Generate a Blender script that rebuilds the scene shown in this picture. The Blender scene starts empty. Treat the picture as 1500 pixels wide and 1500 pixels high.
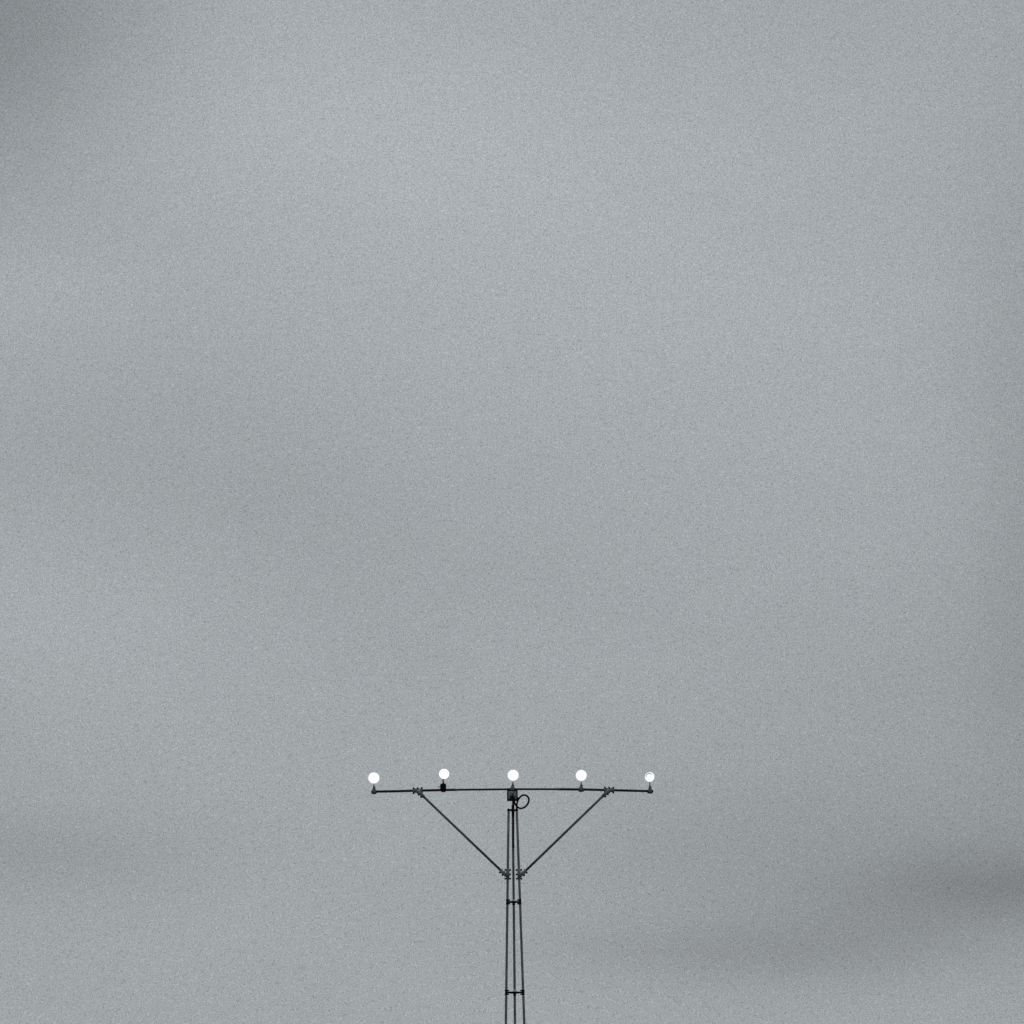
import bpy, bmesh, math, random
from mathutils import Vector, Matrix

random.seed(4)
scene = bpy.context.scene
C = scene.collection

# ---------------------------------------------------------------- camera
CAM = Vector((0.0, 0.0, 1.7))
DIST = 80.0                       # metres from the camera to the mast
BAR_Z = 9.5                       # height of the crossbar
FPX = 8065.0                      # focal length in photo pixels (1500 px frame)
PITCH = math.atan2(BAR_Z - CAM.z, DIST) + math.atan2(1156.2 - 750.0, FPX)
cd = bpy.data.cameras.new('camera')
cd.sensor_width = 36.0
cd.lens = 36.0 * FPX / 1500.0
cd.clip_start = 0.1
cd.clip_end = 30000.0
cam = bpy.data.objects.new('camera', cd)
cam.location = CAM
cam.rotation_euler = (math.pi / 2 + PITCH, 0.0, 0.0)
C.objects.link(cam)
scene.camera = cam

FWD = Vector((0, math.cos(PITCH), math.sin(PITCH)))
UPV = Vector((0, -math.sin(PITCH), math.cos(PITCH)))


def ray(px, py):
    return (FWD + Vector((1, 0, 0)) * ((px - 750.0) / FPX) + UPV * ((750.0 - py) / FPX)).normalized()


def P(px, py, dy=0.0):
    """Point of the mast seen at a photo pixel, in the vertical plane dy metres behind the crossbar."""
    r = ray(px, py)
    return CAM + r * ((DIST + dy) / r.y)


# ---------------------------------------------------------------- world: closed overcast over a Nishita sky
SUN_EL, SUN_AZ = math.radians(52), math.radians(20)      # ahead of the camera, a little right
world = bpy.data.worlds.new('World')
scene.world = world
world.use_nodes = True
wt = world.node_tree
wt.nodes.clear()


class NT:
    def __init__(self, tree):
        self.t = tree

    def new(self, kind, **kw):
        n = self.t.nodes.new(kind)
        for k, v in kw.items():
            setattr(n, k, v)
        return n

    def put(self, sock, v):
        if hasattr(v, 'is_output'):
            self.t.links.new(v, sock)
        else:
            sock.default_value = v

    def math(self, op, a, b=0.0, c=None):
        n = self.new('ShaderNodeMath', operation=op)
        self.put(n.inputs[0], a)
        self.put(n.inputs[1], b)
        if c is not None:
            self.put(n.inputs[2], c)
        return n.outputs[0]

    def vec(self, op, a, b=None):
        n = self.new('ShaderNodeVectorMath', operation=op)
        self.put(n.inputs[0], a)
        if b is not None:
            self.put(n.inputs[1], b)
        return n.outputs['Value'] if op in ('LENGTH', 'DOT_PRODUCT') else n.outputs[0]

    def noise(self, vec, scale, detail=2.0, rough=0.5, color=False):
        n = self.new('ShaderNodeTexNoise')
        self.put(n.inputs['Vector'], vec)
        n.inputs['Scale'].default_value = scale
        n.inputs['Detail'].default_value = detail
        n.inputs['Roughness'].default_value = rough
        return n.outputs['Color'] if color else n.outputs['Fac']


W = NT(wt)
tc = W.new('ShaderNodeTexCoord')
D = tc.outputs['Generated']
# soft drifting warp so no cloud edge is regular
warp = W.vec('SUBTRACT', W.noise(D, 13.0, 5.0, 0.55, True), (0.5, 0.5, 0.5))
DW = W.vec('ADD', D, W.vec('MULTIPLY', warp, (0.024, 0.024, 0.012)))
# wide streaky cloud base, longer than tall
stre = W.vec('MULTIPLY', DW, (1.0, 1.0, 2.1))
n1 = W.math('SUBTRACT', W.noise(stre, 7.0, 3.0, 0.5), 0.5)
n2 = W.math('SUBTRACT', W.noise(stre, 20.0, 5.0, 0.55), 0.5)
lev = W.math('MULTIPLY_ADD', n1, 0.035, 0.370)
lev = W.math('MULTIPLY_ADD', n2, 0.036, lev)
# thicker (darker) and thinner (lighter) parts of the cloud sheet: photo pixel, radii in pixels, amount
BLOBS = [
    (-30, 10, 190, 230, -0.1185),
    (150, 60, 90, 160, -0.0064),
    (20, 260, 200, 100, 0.0110),
    (450, 150, 350, 200, 0.0461),
    (850, 300, 400, 200, 0.0406),
    (30, 420, 150, 80, 0.0347),
    (1250, 200, 300, 250, 0.0085),
    (1530, 250, 60, 500, -0.0094),
    (1530, 850, 90, 400, -0.0472),
    (280, 720, 330, 110, -0.0151),
    (1000, 560, 400, 150, 0.0225),
    (60, 900, 260, 120, 0.0234),
    (520, 850, 300, 130, -0.0110),
    (1300, 720, 300, 150, 0.0087),
    (900, 980, 420, 130, 0.0074),
    (1350, 1050, 300, 140, -0.0292),
    (20, 1262, 210, 55, -0.0524),
    (450, 1330, 300, 130, 0.0096),
    (1500, 1300, 240, 50, -0.1070),
    (1400, 1270, 280, 75, -0.0035),
    (1120, 1400, 260, 46, -0.0727),
    (1310, 1350, 190, 55, -0.0370),
    (950, 1290, 260, 90, -0.0221),
    (1260, 1210, 300, 70, -0.0397),
    (1330, 1500, 300, 60, -0.0145),
    (150, 1440, 260, 80, -0.0029),
    (700, 1490, 300, 70, 0.0024),
    (100, 1080, 260, 110, -0.0051),
]
for bx_, by_, rx, ry, amt in BLOBS:
    c = ray(bx_, by_)
    dv = W.vec('SUBTRACT', DW, tuple(c))
    dv = W.vec('MULTIPLY', dv, (FPX / rx, 2.0, FPX / ry))
    g = W.math('POWER', math.exp(-0.7), W.vec('DOT_PRODUCT', dv, dv))
    lev = W.math('MULTIPLY_ADD', g, amt, lev)
# film-grain speckle put into the sky colour
gr = W.math('SUBTRACT', W.noise(D, 7600.0, 0.0, 0.5), 0.5)
lev = W.math('MULTIPLY', lev, W.math('MULTIPLY_ADD', gr, 1.25, 1.0))
cl = W.new('ShaderNodeVectorMath', operation='SCALE')
cl.inputs[0].default_value = (0.94 * 10, 1.0 * 10, 1.04 * 10)
W.put(cl.inputs['Scale'], lev)
sky = W.new('ShaderNodeTexSky', sky_type='NISHITA')
sky.sun_disc = False
sky.sun_elevation = SUN_EL
sky.sun_rotation = SUN_AZ
mix = W.new('ShaderNodeMix', data_type='RGBA')
mix.inputs['Factor'].default_value = 0.985
wt.links.new(sky.outputs[0], mix.inputs['A'])
wt.links.new(cl.outputs[0], mix.inputs['B'])
bg = W.new('ShaderNodeBackground')
bg.inputs['Strength'].default_value = 0.1
wt.links.new(mix.outputs['Result'], bg.inputs['Color'])
wo = W.new('ShaderNodeOutputWorld')
wt.links.new(bg.outputs[0], wo.inputs['Surface'])

# ---------------------------------------------------------------- sun through the overcast
sd = bpy.data.lights.new('sun', 'SUN')
sd.energy = 0.8
sd.angle = math.radians(25)
sd.color = (1.0, 0.97, 0.93)
sun = bpy.data.objects.new('sun', sd)
to_sun = Vector((math.sin(SUN_AZ) * math.cos(SUN_EL), math.cos(SUN_AZ) * math.cos(SUN_EL), math.sin(SUN_EL)))
sun.rotation_euler = to_sun.to_track_quat('Z', 'Y').to_euler()
sun.location = (0, 60, 60)
C.objects.link(sun)

# ---------------------------------------------------------------- exposure
vs = scene.view_settings
vs.view_transform = 'Standard'
vs.look = 'None'
vs.exposure = 0.0
vs.gamma = 1.0
vs.use_curve_mapping = False
scene.cycles.use_denoising = False
scene.cycles.pixel_filter_type = 'BLACKMAN_HARRIS'
scene.cycles.filter_width = 1.5


# ---------------------------------------------------------------- materials
def mat(name, col, rough=0.55, metal=0.0, var=0.25, scale=30.0, spec=0.4):
    m = bpy.data.materials.new(name)
    m.use_nodes = True
    N = NT(m.node_tree)
    b = m.node_tree.nodes['Principled BSDF']
    t = N.new('ShaderNodeTexCoord')
    n = N.noise(t.outputs['Object'], scale, 4.0, 0.6)
    r = N.new('ShaderNodeValToRGB')
    r.color_ramp.elements[0].position = 0.3
    r.color_ramp.elements[1].position = 0.7
    r.color_ramp.elements[0].color = tuple(c * (1 - var) for c in col) + (1,)
    r.color_ramp.elements[1].color = tuple(min(1, c * (1 + var)) for c in col) + (1,)
    N.put(r.inputs[0], n)
    N.put(b.inputs['Base Color'], r.outputs[0])
    b.inputs['Roughness'].default_value = rough
    b.inputs['Metallic'].default_value = metal
    b.inputs['Specular IOR Level'].default_value = spec
    return m


M_TUBE = mat('weathered_tube', (0.165, 0.178, 0.186), 0.5, var=0.45, scale=7.0)
M_BAR = mat('crossbar_tube', (0.025, 0.027, 0.029), 0.5, spec=0.2, var=0.3, scale=9.0)
M_BRACE = mat('brace_tube', (0.10, 0.108, 0.114), 0.5, var=0.4, scale=7.0)
M_SLEEVE = mat('clamp_casting', (0.19, 0.203, 0.212), 0.5)
M_CONE = mat('stem_casting', (0.14, 0.15, 0.155), 0.5, scale=60)
M_BLACK = mat('black_steel', (0.006, 0.0065, 0.007), 0.6, spec=0.1)
M_BOLT = mat('dark_bolt', (0.006, 0.0065, 0.007), 0.6, spec=0.1)
M_CABLE = mat('black_cable', (0.006, 0.0065, 0.007), 0.6, spec=0.1)
M_COVER = mat('box_cover', (0.27, 0.29, 0.30), 0.6, var=0.5, scale=26)
M_HOUSING = mat('lamp_housing', (0.25, 0.25, 0.25), 0.5)
M_PALE = mat('pale_grey', (0.84, 0.85, 0.86), 0.45, var=0.05)
M_CONCRETE = mat('footing_concrete', (0.32, 0.31, 0.29), 0.85, scale=6)
M_GROUND = mat('grass_ground', (0.055, 0.065, 0.04), 0.95, var=0.4, scale=0.4)


def lens_mat(name, strength, ring=False):
    m = bpy.data.materials.new(name)
    m.use_nodes = True
    t = m.node_tree
    N = NT(t)
    b = t.nodes['Principled BSDF']
    b.inputs['Base Color'].default_value = (0.30, 0.31, 0.32, 1)
    b.inputs['Roughness'].default_value = 0.2
    b.inputs['Emission Color'].default_value = (0.97, 0.99, 1.0, 1)
    if not ring:
        tx = N.new('ShaderNodeTexCoord')
        n = N.noise(tx.outputs['Object'], 40.0)
        N.put(b.inputs['Emission Strength'], N.math('MULTIPLY_ADD', n, strength * 0.3, strength * 0.85))
        return m
    # a lamp burning lower: the rim of the glass and the filament zone outshine the ring between them
    tx = N.new('ShaderNodeTexCoord')
    sx = N.new('ShaderNodeSeparateXYZ')
    t.links.new(tx.outputs['Object'], sx.inputs[0])
    x, z = sx.outputs[0], sx.outputs[2]
    rr = N.math('SQRT', N.math('ADD', N.math('MULTIPLY', x, x), N.math('MULTIPLY', z, z)))
    band = N.math('EXPONENT', N.math('MULTIPLY', N.math('POWER', N.math('DIVIDE', N.math('SUBTRACT', rr, 0.049), 0.010), 2.0), -1.0))
    up = N.math('SMOOTH_MAX', N.math('MULTIPLY_ADD', N.math('ADD', z, N.math('MULTIPLY', x, -0.35)), 14.0, 0.28), 0.0, 0.1)
    up = N.math('MINIMUM', up, 0.92)
    N.put(b.inputs['Emission Strength'], N.math('MULTIPLY', N.math('SUBTRACT', 1.0, N.math('MULTIPLY', band, up)), strength))
    return m


# ---------------------------------------------------------------- mesh helpers
def tube_bm(bm, pts, r, seg=14, cap=True):
    """A round tube along a polyline; r is one radius or one for each point."""
    rs = r if isinstance(r, (list, tuple)) else [r] * len(pts)
    pts = [Vector(p) for p in pts]
    rings = []
    ref = None
    for i, p in enumerate(pts):
        a = pts[max(i - 1, 0)]
        b = pts[min(i + 1, len(pts) - 1)]
        t = (b - a).normalized()
        if ref is None:
            ref = Vector((0, 1, 0)) if abs(t.y) < 0.9 else Vector((1, 0, 0))
        u = (ref - t * ref.dot(t)).normalized()
        ref = u
        v = t.cross(u)
        rings.append([bm.verts.new(p + (u * math.cos(k * 2 * math.pi / seg) + v * math.sin(k * 2 * math.pi / seg)) * rs[i]) for k in range(seg)])
    for a, b in zip(rings, rings[1:]):
        for k in range(seg):
            f = bm.faces.new((a[k], a[(k + 1) % seg], b[(k + 1) % seg], b[k]))
            f.smooth = seg > 7
    if cap:
        bm.faces.new(rings[0][::-1])
        bm.faces.new(rings[-1])


def lathe_bm(bm, prof, axis='Z', seg=28):
    """prof: list of (radius, height)."""
    rings = []
    for r, h in prof:
        ring = []
        for k in range(seg):
            a = 2 * math.pi * k / seg
            c, s = r * math.cos(a), r * math.sin(a)
            ring.append(bm.verts.new((c, s, h) if axis == 'Z' else (c, h, s)))
        rings.append(ring)
    for a, b in zip(rings, rings[1:]):
        for k in range(seg):
            bm.faces.new((a[k], a[(k + 1) % seg], b[(k + 1) % seg], b[k])).smooth = True
    bm.faces.new(rings[0])
    bm.faces.new(rings[-1])


def box_bm(bm, x0, x1, y0, y1, z0, z1, bev=0.0):
    r = bmesh.ops.create_cube(bm, size=1.0)
    vs_ = r['verts']
    for v in vs_:
        v.co = Vector(((x0 + x1) / 2 + v.co.x * (x1 - x0), (y0 + y1) / 2 + v.co.y * (y1 - y0), (z0 + z1) / 2 + v.co.z * (z1 - z0)))
    if bev:
        es = list({e for v in vs_ for e in v.link_edges})
        bmesh.ops.bevel(bm, geom=es, offset=bev, segments=2, affect='EDGES', profile=0.5)


def obj(name, bm, m, parent=None, loc=None):
    bmesh.ops.recalc_face_normals(bm, faces=bm.faces)
    me = bpy.data.meshes.new(name)
    bm.to_mesh(me)
    bm.free()
    me.materials.append(m)
    o = bpy.data.objects.new(name, me)
    C.objects.link(o)
    if loc is not None:
        o.location = loc
    if parent is not None:
        o.parent = parent
    return o


def tag(o, label=None, cat=None, group=None, kind=None):
    if label: o['label'] = label
    if cat: o['category'] = cat
    if group: o['group'] = group
    if kind: o['kind'] = kind
    return o


def empty(name, loc):
    o = bpy.data.objects.new(name, None)
    o.location = loc
    o.empty_display_size = 0.2
    C.objects.link(o)
    return o


# ---------------------------------------------------------------- ground (below the frame)
bm = bmesh.new()
G = 9000.0
vv = [bm.verts.new(v) for v in ((-G, -G, 0), (G, -G, 0), (G, G, 0), (-G, G, 0))]
bm.faces.new(vv)
tag(obj('ground', bm, M_GROUND), 'flat dark grass ground under the mast', None, None, 'structure')

# ---------------------------------------------------------------- the mast
mast_base = Vector((0.06, DIST + 0.05, 0.0))
mast = empty('approach_light_mast', mast_base)
tag(mast, 'tall dark three-tube mast with wide crossbar, two diagonal braces and junction box', 'mast')


def part(name, bm, m, parent=mast):
    """bm in world coordinates; the object's origin moves to its parent's base."""
    o = obj(name, bm, m)
    o.data.transform(Matrix.Translation(-mast_base))
    o.parent = parent
    return o


# legs: pixel columns read off the photograph at two heights, continued down to the footing
def side(py):                     # side of the triangular plan, metres
    return (12.0 + (py - 1187.0) * 15.0 / 313.0) / 100.0


def lerp(a, b, t):
    return a + (b - a) * t


def leg_px(i, py):
    t = (py - 1187.0) / 313.0
    return (lerp(745.0, 741.0, t), lerp(757.0, 768.0, t), lerp(751.1, 754.4, t))[i]


def leg_pt(i, py):
    s = side(py)
    dy = -0.289 * s if i < 2 else 0.577 * s
    return P(leg_px(i, py), py, dy)


FOOT_PY = 1500.0
while P(754, FOOT_PY).z > 0.12:
    FOOT_PY += 2.0
LEG_R = 0.0180
for i in range(3):
    bm = bmesh.new()
    tube_bm(bm, [leg_pt(i, y) for y in (1188, 1240, 1300, 1400, 1500, 1700, 1900, FOOT_PY)], LEG_R, 16)
    part('leg', bm, M_TUBE)
    bm = bmesh.new()                                 # flat foot plate on the concrete
    f = leg_pt(i, FOOT_PY)
    box_bm(bm, f.x - .07, f.x + .07, f.y - .07, f.y + .07, 0.1, 0.118, .003)
    part('foot_plate', bm, M_SLEEVE)
bm = bmesh.new()
box_bm(bm, mast_base.x - .75, mast_base.x + .75, mast_base.y - .75, mast_base.y + .75, -0.3, 0.1, .02)
part('footing', bm, M_CONCRETE)

# crossbar: thicker outer tubes slipped over a thinner middle tube, bowed a little by the weight
BAR = [(543.8, 1159.9), (552, 1159.5), (580, 1159.0), (612, 1158.1), (650, 1157.2), (668, 1156.9), (700, 1156.6), (751, 1156.0),
       (800, 1156.0), (818, 1156.1), (851, 1156.4), (890, 1157.3), (925, 1158.2), (957.0, 1159.0)]


def bar_y(px):
    for (a, ya), (b, yb) in zip(BAR, BAR[1:]):
        if a <= px <= b:
            return lerp(ya, yb, (px - a) / (b - a))
    return BAR[0][1] if px < 700 else BAR[-1][1]


for sel, r in (((543, 669), 0.0182), ((667, 819), 0.0150), ((817, 958), 0.0180)):
    bm = bmesh.new()
    tube_bm(bm, [P(*p) for p in BAR if sel[0] <= p[0] <= sel[1]], r, 16)
    part('crossbar_tube', bm, M_BAR)
for px in (668.0, 818.0):                            # coupling where the tubes meet
    bm = bmesh.new()
    tube_bm(bm, [P(px - 1.6, bar_y(px - 1.6)), P(px + 1.6, bar_y(px + 1.6))], 0.0205, 16)
    part('coupling', bm, M_SLEEVE)


# clamps: a sleeve on the carrier, a sleeve on the brace, bolts across both
def bolt(parent, c, along, half, r=0.0085, head=0.0155, hh=0.020, ends=(1, 1)):
    bm = bmesh.new()
    a = along.normalized()
    p0 = c - a * (half if ends[0] else 0.0)
    p1 = c + a * (half if ends[1] else 0.0)
    tube_bm(bm, [p0, p1], r, 8)
    if ends[0]:
        tube_bm(bm, [p0 - a * hh * .5, p0 + a * hh * .5], head, 6)
    if ends[1]:
        tube_bm(bm, [p1 - a * hh * .5, p1 + a * hh * .5], head, 6)
    return part('bolt', bm, M_BOLT, parent)


BRACE_R = 0.0178
BRACES = [((611.6, 1158.4), (741.6, 1282.6), -0.052, 0),
          ((892.0, 1157.6), (762.2, 1283.0), -0.052, 1)]
for (ax, ay), (bx, by), dy, li in BRACES:
    a, b = P(ax, ay, dy), P(bx, by, dy - 0.02)
    bm = bmesh.new()
    tube_bm(bm, [a, (a + b) / 2, b], BRACE_R, 16)
    part('brace', bm, M_BRACE)
    d = (b - a).normalized()
    nrm = Vector((d.z, 0, -d.x))
    if nrm.z > 0:
        nrm = -nrm
    # upper clamp on the bar
    sgn = 1 if li == 0 else -1
    bm = bmesh.new()
    x0, x1 = ax - 7.2 * 1, ax + 7.6
    tube_bm(bm, [P(x0, bar_y(x0)), P(x1, bar_y(x1))], 0.0248, 16)
    p0, p1 = P(x0 + .6, bar_y(x0)), P(x1 - .6, bar_y(x1))
    box_bm(bm, p0.x, p1.x, DIST - 0.006, DIST + 0.006, min(p0.z, p1.z) - .030, max(p0.z, p1.z) + .030, .002)
    # web that carries the brace sleeve, then the sleeve itself
    tube_bm(bm, [P(ax, bar_y(ax)), P(ax, bar_y(ax) + .6, dy)], 0.017, 12)
    tube_bm(bm, [a - d * 0.012, a + d * 0.130], 0.0245, 16)
    cl_ = part('clamp', bm, M_SLEEVE)
    for k in (-6.0, 0.2, 6.4):
        x = ax + k
        bolt(cl_, P(x, bar_y(x), -0.004), Vector((0, 0, 1)), 0.0370)
    for k in (0.052, 0.100):
        bolt(cl_, a + d * k, nrm, 0.0330, ends=(0, 1))
    # lower clamp on the leg
    la, lb = leg_pt(li, 1272.5), leg_pt(li, 1288.2)
    ld = (lb - la).normalized()
    bm = bmesh.new()
    tube_bm(bm, [la, lb], 0.0255, 16)
    tube_bm(bm, [b - d * 0.115, b + d * 0.006], 0.0242, 16)
    tube_bm(bm, [b - d * 0.02, leg_pt(li, 1281.0)], 0.016, 12)
    cl_ = part('clamp', bm, M_SLEEVE)
    for y in (1274.4, 1280.9, 1287.2):
        bolt(cl_, leg_pt(li, y), Vector((1, 0, 0)), 0.0370)
    for k in (0.045, 0.098):
        bolt(cl_, b - d * k, nrm, 0.0340, ends=(0, 1))
        bolt(cl_, b - d * (k + .01), -nrm, 0.0225, ends=(0, 1), head=.009)

# spacers: a three-sided frame of round rod with a collar on each leg
SP = [1321.4, 1454.0]
y = 1587.0
while y < FOOT_PY - 60:
    SP.append(y)
    y += 134.0
for y in SP:
    bm = bmesh.new()
    z0 = P(752, y).z
    q = [leg_pt(i, y) for i in range(3)]
    for v in q:
        v.z = z0
    ctr = (q[0] + q[1] + q[2]) / 3
    for i, j in ((0, 1), (1, 2), (2, 0)):
        tube_bm(bm, [q[i], q[j]], 0.0120, 10)
    s_ = part('spacer', bm, M_BLACK)
    for v, w in zip(q, range(3)):
        bm = bmesh.new()
        ld = (leg_pt(w, y + 20) - leg_pt(w, y)).normalized()
        tube_bm(bm, [v - ld * .038, v - ld * .03, v - ld * .012, v + ld * .012, v + ld * .03, v + ld * .038],
                [.0205, .0235, .0195, .0195, .0235, .0205], 14)
        part('collar', bm, M_BLACK, s_)
        inw = (ctr - v)
        inw.z = 0
        inw.normalize()
        for h in ((-.027, .027) if w < 2 else (-.027,)):
            bolt(s_, v - ld * h + inw * .012, inw, 0.020, ends=(0, 1), head=.0125)

    bm = bmesh.new()                                 # pale band above the rear collar
    tube_bm(bm, [leg_pt(2, y - 3.9), leg_pt(2, y - 0.9)], 0.0300, 14)
    part('band', bm, M_PALE, s_)

# head plate over the leg tops
bm = bmesh.new()
q = [leg_pt(i, 1187.0) for i in range(3)]
zt = P(751, 1186.8).z
for v in q:
    v.z = zt
for i, j in ((0, 1), (1, 2), (2, 0)):
    tube_bm(bm, [q[i], q[j]], 0.0135, 10)
head = part('head_spacer', bm, M_BLACK)
for v in q:
    bm = bmesh.new()
    tube_bm(bm, [v + Vector((0, 0, .020)), v + Vector((0, 0, .012)), v - Vector((0, 0, .016))], [.011, .0205, .0205], 14)
    part('leg_cap', bm, M_BLACK, head)

# short pole that carries the box and bar, clamped inside the three legs
bm = bmesh.new()
tube_bm(bm, [P(751.6, 1160, .030), P(751.9, 1200, .034), P(751.7, 1241, .038)], 0.0165, 14)
pole = part('stub_pole', bm, M_BAR)
bm = bmesh.new()
tube_bm(bm, [P(751.3, 1179.0, .031), P(751.4, 1180.0, .031), P(751.6, 1192.5, .033), P(751.7, 1197.0, .034)], [.017, .0215, .0215, .0172], 14)
part('sleeve', bm, M_BLACK, pole)
bm = bmesh.new()
tube_bm(bm, [P(751.7, 1236.5, .038), P(751.7, 1241.5, .038)], 0.0185, 14)
part('collar', bm, M_BLACK, pole)

# junction box
bx0, bx1 = P(742.7, 1160).x, P(758.4, 1160).x
bz1, bz0 = P(750, 1157.4, -.07).z, P(750, 1172.8, -.07).z
BY0, BY1 = DIST - 0.085, DIST + 0.012
bm = bmesh.new()
box_bm(bm, bx0, bx1, BY0 + .016, BY1, bz0, bz1, .004)
jb = part('junction_box', bm, M_BLACK)
bm = bmesh.new()                                     # raised rim round the cover
t = 0.016
box_bm(bm, bx0, bx0 + t, BY0, BY0 + .016, bz0, bz1, .002)
box_bm(bm, bx1 - t, bx1, BY0, BY0 + .016, bz0, bz1, .002)
box_bm(bm, bx0 + t, bx1 - t, BY0 + .001, BY0 + .016, bz1 - .010, bz1 - .0005, .002)
box_bm(bm, bx0 + t, bx1 - t, BY0 + .001, BY0 + .016, bz0 + .0005, bz0 + .022, .002)
part('rim', bm, M_BLACK, jb)
bm = bmesh.new()
box_bm(bm, bx0 + t + .002, bx1 - t - .002, BY0 + .006, BY0 + .015, bz0 + .024, bz1 - .012, .003)
part('cover', bm, M_COVER, jb)
bm = bmesh.new()                                     # bracket and gland under the cover
cx = P(750.6, 1165).x
box_bm(bm, cx - .033, cx + .033, BY0 - .014, BY0 + .005, bz0 - .004, bz0 + .060, .006)
box_bm(bm, cx - .018, cx + .018, BY0 - .010, BY0 + .005, bz0 + .060, bz0 + .078, .004)
part('bracket', bm, M_BLACK, jb)
for dx, dz in ((-.024, .096), (.004, .100), (.012, .088), (-.036, .07), (.044, .066)):
    bm = bmesh.new()
    tube_bm(bm, [Vector((cx + dx, BY0 - .006, bz0 + dz)), Vector((cx + dx, BY0 + .007, bz0 + dz))], .0075, 6)
    part('screw', bm, M_BOLT, jb)
bm = bmesh.new()
tube_bm(bm, [Vector((cx + .028, DIST - .035, bz0 + .004)), Vector((cx + .028, DIST - .035, bz0 - .028))], .0115, 10)
part('cable_gland', bm, M_BLACK, jb)
bm = bmesh.new()
tube_bm(bm, [Vector((bx1 - .004, DIST - .045, bz0 + .042)), Vector((bx1 + .014, DIST - .045, bz0 + .040))], .0125, 10)
part('cable_gland', bm, M_BLACK, jb)

# ---------------------------------------------------------------- cable loop beside the box
CB = [(753.2, 1173.5, -.035), (754.2, 1177.0, -.04), (756.6, 1180.6, -.05), (760.0, 1183.4, -.06), (763.2, 1184.1, -.07), (767.5, 1183.0, -.075),
      (771.6, 1179.6, -.075), (774.2, 1174.8, -.072), (774.6, 1170.0, -.068), (772.2, 1166.2, -.062), (768.2, 1164.6, -.056),
      (764.0, 1165.8, -.052), (760.4, 1169.4, -.050), (758.3, 1173.4, -.048), (757.2, 1178.0, -.044), (756.9, 1183.0, -.038), (756.9, 1188.0, -.033)]


def smooth(pts, n=6):
    out = []
    for i in range(len(pts) - 1):
        p = [pts[max(i - 1, 0)], pts[i], pts[i + 1], pts[min(i + 2, len(pts) - 1)]]
        for k in range(n):
            t = k / n
            out.append(0.5 * ((2 * p[1]) + (p[2] - p[0]) * t + (2 * p[0] - 5 * p[1] + 4 * p[2] - p[3]) * t * t + (3 * p[1] - p[0] - 3 * p[2] + p[3]) * t ** 3))
    out.append(pts[-1])
    return out


bm = bmesh.new()
cpts = smooth([P(*c) for c in CB])
c0 = cpts[-1].copy()
for c in cpts:
    c -= c0
tube_bm(bm, cpts, 0.0140, 10)
cab = obj('cable', bm, M_CABLE, loc=c0)
tag(cab, 'black cable coiled in one loop to the right of the junction box', 'cable')

# ---------------------------------------------------------------- the five lamps
GROUP = 'lamps along the crossbar'


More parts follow.
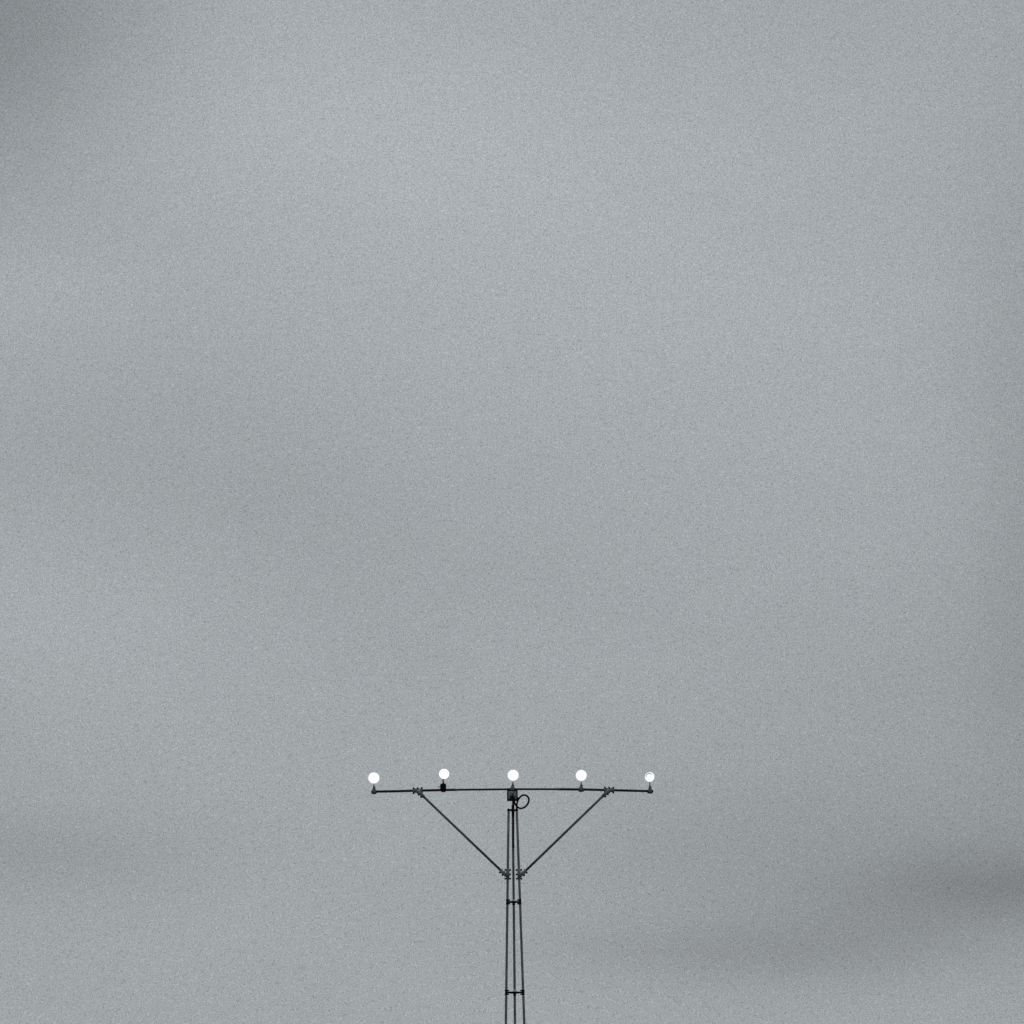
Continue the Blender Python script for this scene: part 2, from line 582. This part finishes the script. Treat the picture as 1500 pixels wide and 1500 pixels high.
def lamp(px, py, diam, stem_px, strength, label, style='cone', yaw=0.0, ring=False, rim=1.24):
    base = P(stem_px, bar_y(stem_px))
    c = P(px, py, -0.03)
    root = empty('approach_lamp', base)
    tag(root, label, 'lamp', GROUP)
    R = diam / 200.0
    rel = c - base
    # everything round the light's axis shares one turn: tipped up 2 degrees, turned by yaw
    rot = Matrix.Rotation(yaw, 4, 'Z') @ Matrix.Rotation(math.radians(-2), 4, 'X')
    T = Matrix.Translation(rel) @ rot

    def axis_part(name, prof, m, seg=36):
        bm = bmesh.new()
        lathe_bm(bm, prof, 'Y', seg)
        o = obj(name, bm, m, root)
        o.matrix_local = T
        return o

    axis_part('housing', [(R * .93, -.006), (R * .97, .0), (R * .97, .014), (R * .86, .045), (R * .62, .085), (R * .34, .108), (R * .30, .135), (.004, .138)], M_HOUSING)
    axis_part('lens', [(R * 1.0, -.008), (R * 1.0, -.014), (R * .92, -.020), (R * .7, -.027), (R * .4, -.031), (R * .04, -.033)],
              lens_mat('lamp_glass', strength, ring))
    # added glowing ring imitating the glare halo round the lamp, dimmer than the lens
    axis_part('halo_ring', [(R * .95, -.004), (R * rim, -.006), (R * rim, -.0015), (R * .95, .0)], lens_mat('halo_glow', 0.47))
    # stem up to the housing
    top = rel.z - R * .80
    hx = rel.x
    if style == 'cone':
        bm = bmesh.new()
        prof = [(.020, -.036), (.029, -.033), (.030, -.022), (.036, -.020), (.037, .000), (.033, .012), (.030, .026), (.0285, .034), (.022, .038), (.0195, .052), (.0215, .056),
                (.0155, .062), (.0105, .085), (.0070, .100), (.0058, top)]
        lathe_bm(bm, prof, 'Z', 20)
        for v in bm.verts:                           # leans over to the lamp
            k = max(0, min(1, v.co.z / top))
            v.co.x += hx * k
            v.co.y += rel.y * k + .03 * k
        obj('stem', bm, M_CONE, root)
        bm = bmesh.new()
        tube_bm(bm, [Vector((-.037, 0, -.008)), Vector((.037, 0, -.008))], .026, 14)
        obj('saddle_clamp', bm, M_BLACK, root)
        bm = bmesh.new()
        tube_bm(bm, [Vector((hx * .5 + .006, -.012, .058)), Vector((hx * .5 + .026, -.012, .058))], .006, 6)
        obj('set_screw', bm, M_BOLT, root)
    else:
        bm = bmesh.new()
        box_bm(bm, -.046, .042, -.045, .045, -.004, .083, .008)
        box_bm(bm, -.036, .030, -.038, .038, .083, .091, .003)
        obj('clamp_box', bm, M_BLACK, root)
        bm = bmesh.new()
        box_bm(bm, -.032, .032, -.034, .034, -.030, -.004, .006)
        obj('saddle_clamp', bm, M_BLACK, root)
        bm = bmesh.new()
        tube_bm(bm, [Vector((-.046, -.02, .045)), Vector((-.060, -.02, .045)), Vector((-.066, -.02, .044)), Vector((-.072, -.02, .044))], [.005, .005, .010, .010], 8)
        obj('lock_knob', bm, M_BLACK, root)
        bm = bmesh.new()
        tube_bm(bm, [Vector((.000, 0, .088)), Vector((-.002, 0, .118)), Vector((-.004, 0, .135)), Vector((hx * .55, 0, top + .02))], [.014, .0105, .0085, .008], 10)
        obj('stem', bm, M_BLACK, root)
        bm = bmesh.new()                             # bent yoke under the lamp
        tube_bm(bm, [Vector((-.010, 0, .148)), Vector((.006, 0, .148)), Vector((.016, 0, .153))], .0062, 8)
        obj('yoke', bm, M_BLACK, root)
    return root


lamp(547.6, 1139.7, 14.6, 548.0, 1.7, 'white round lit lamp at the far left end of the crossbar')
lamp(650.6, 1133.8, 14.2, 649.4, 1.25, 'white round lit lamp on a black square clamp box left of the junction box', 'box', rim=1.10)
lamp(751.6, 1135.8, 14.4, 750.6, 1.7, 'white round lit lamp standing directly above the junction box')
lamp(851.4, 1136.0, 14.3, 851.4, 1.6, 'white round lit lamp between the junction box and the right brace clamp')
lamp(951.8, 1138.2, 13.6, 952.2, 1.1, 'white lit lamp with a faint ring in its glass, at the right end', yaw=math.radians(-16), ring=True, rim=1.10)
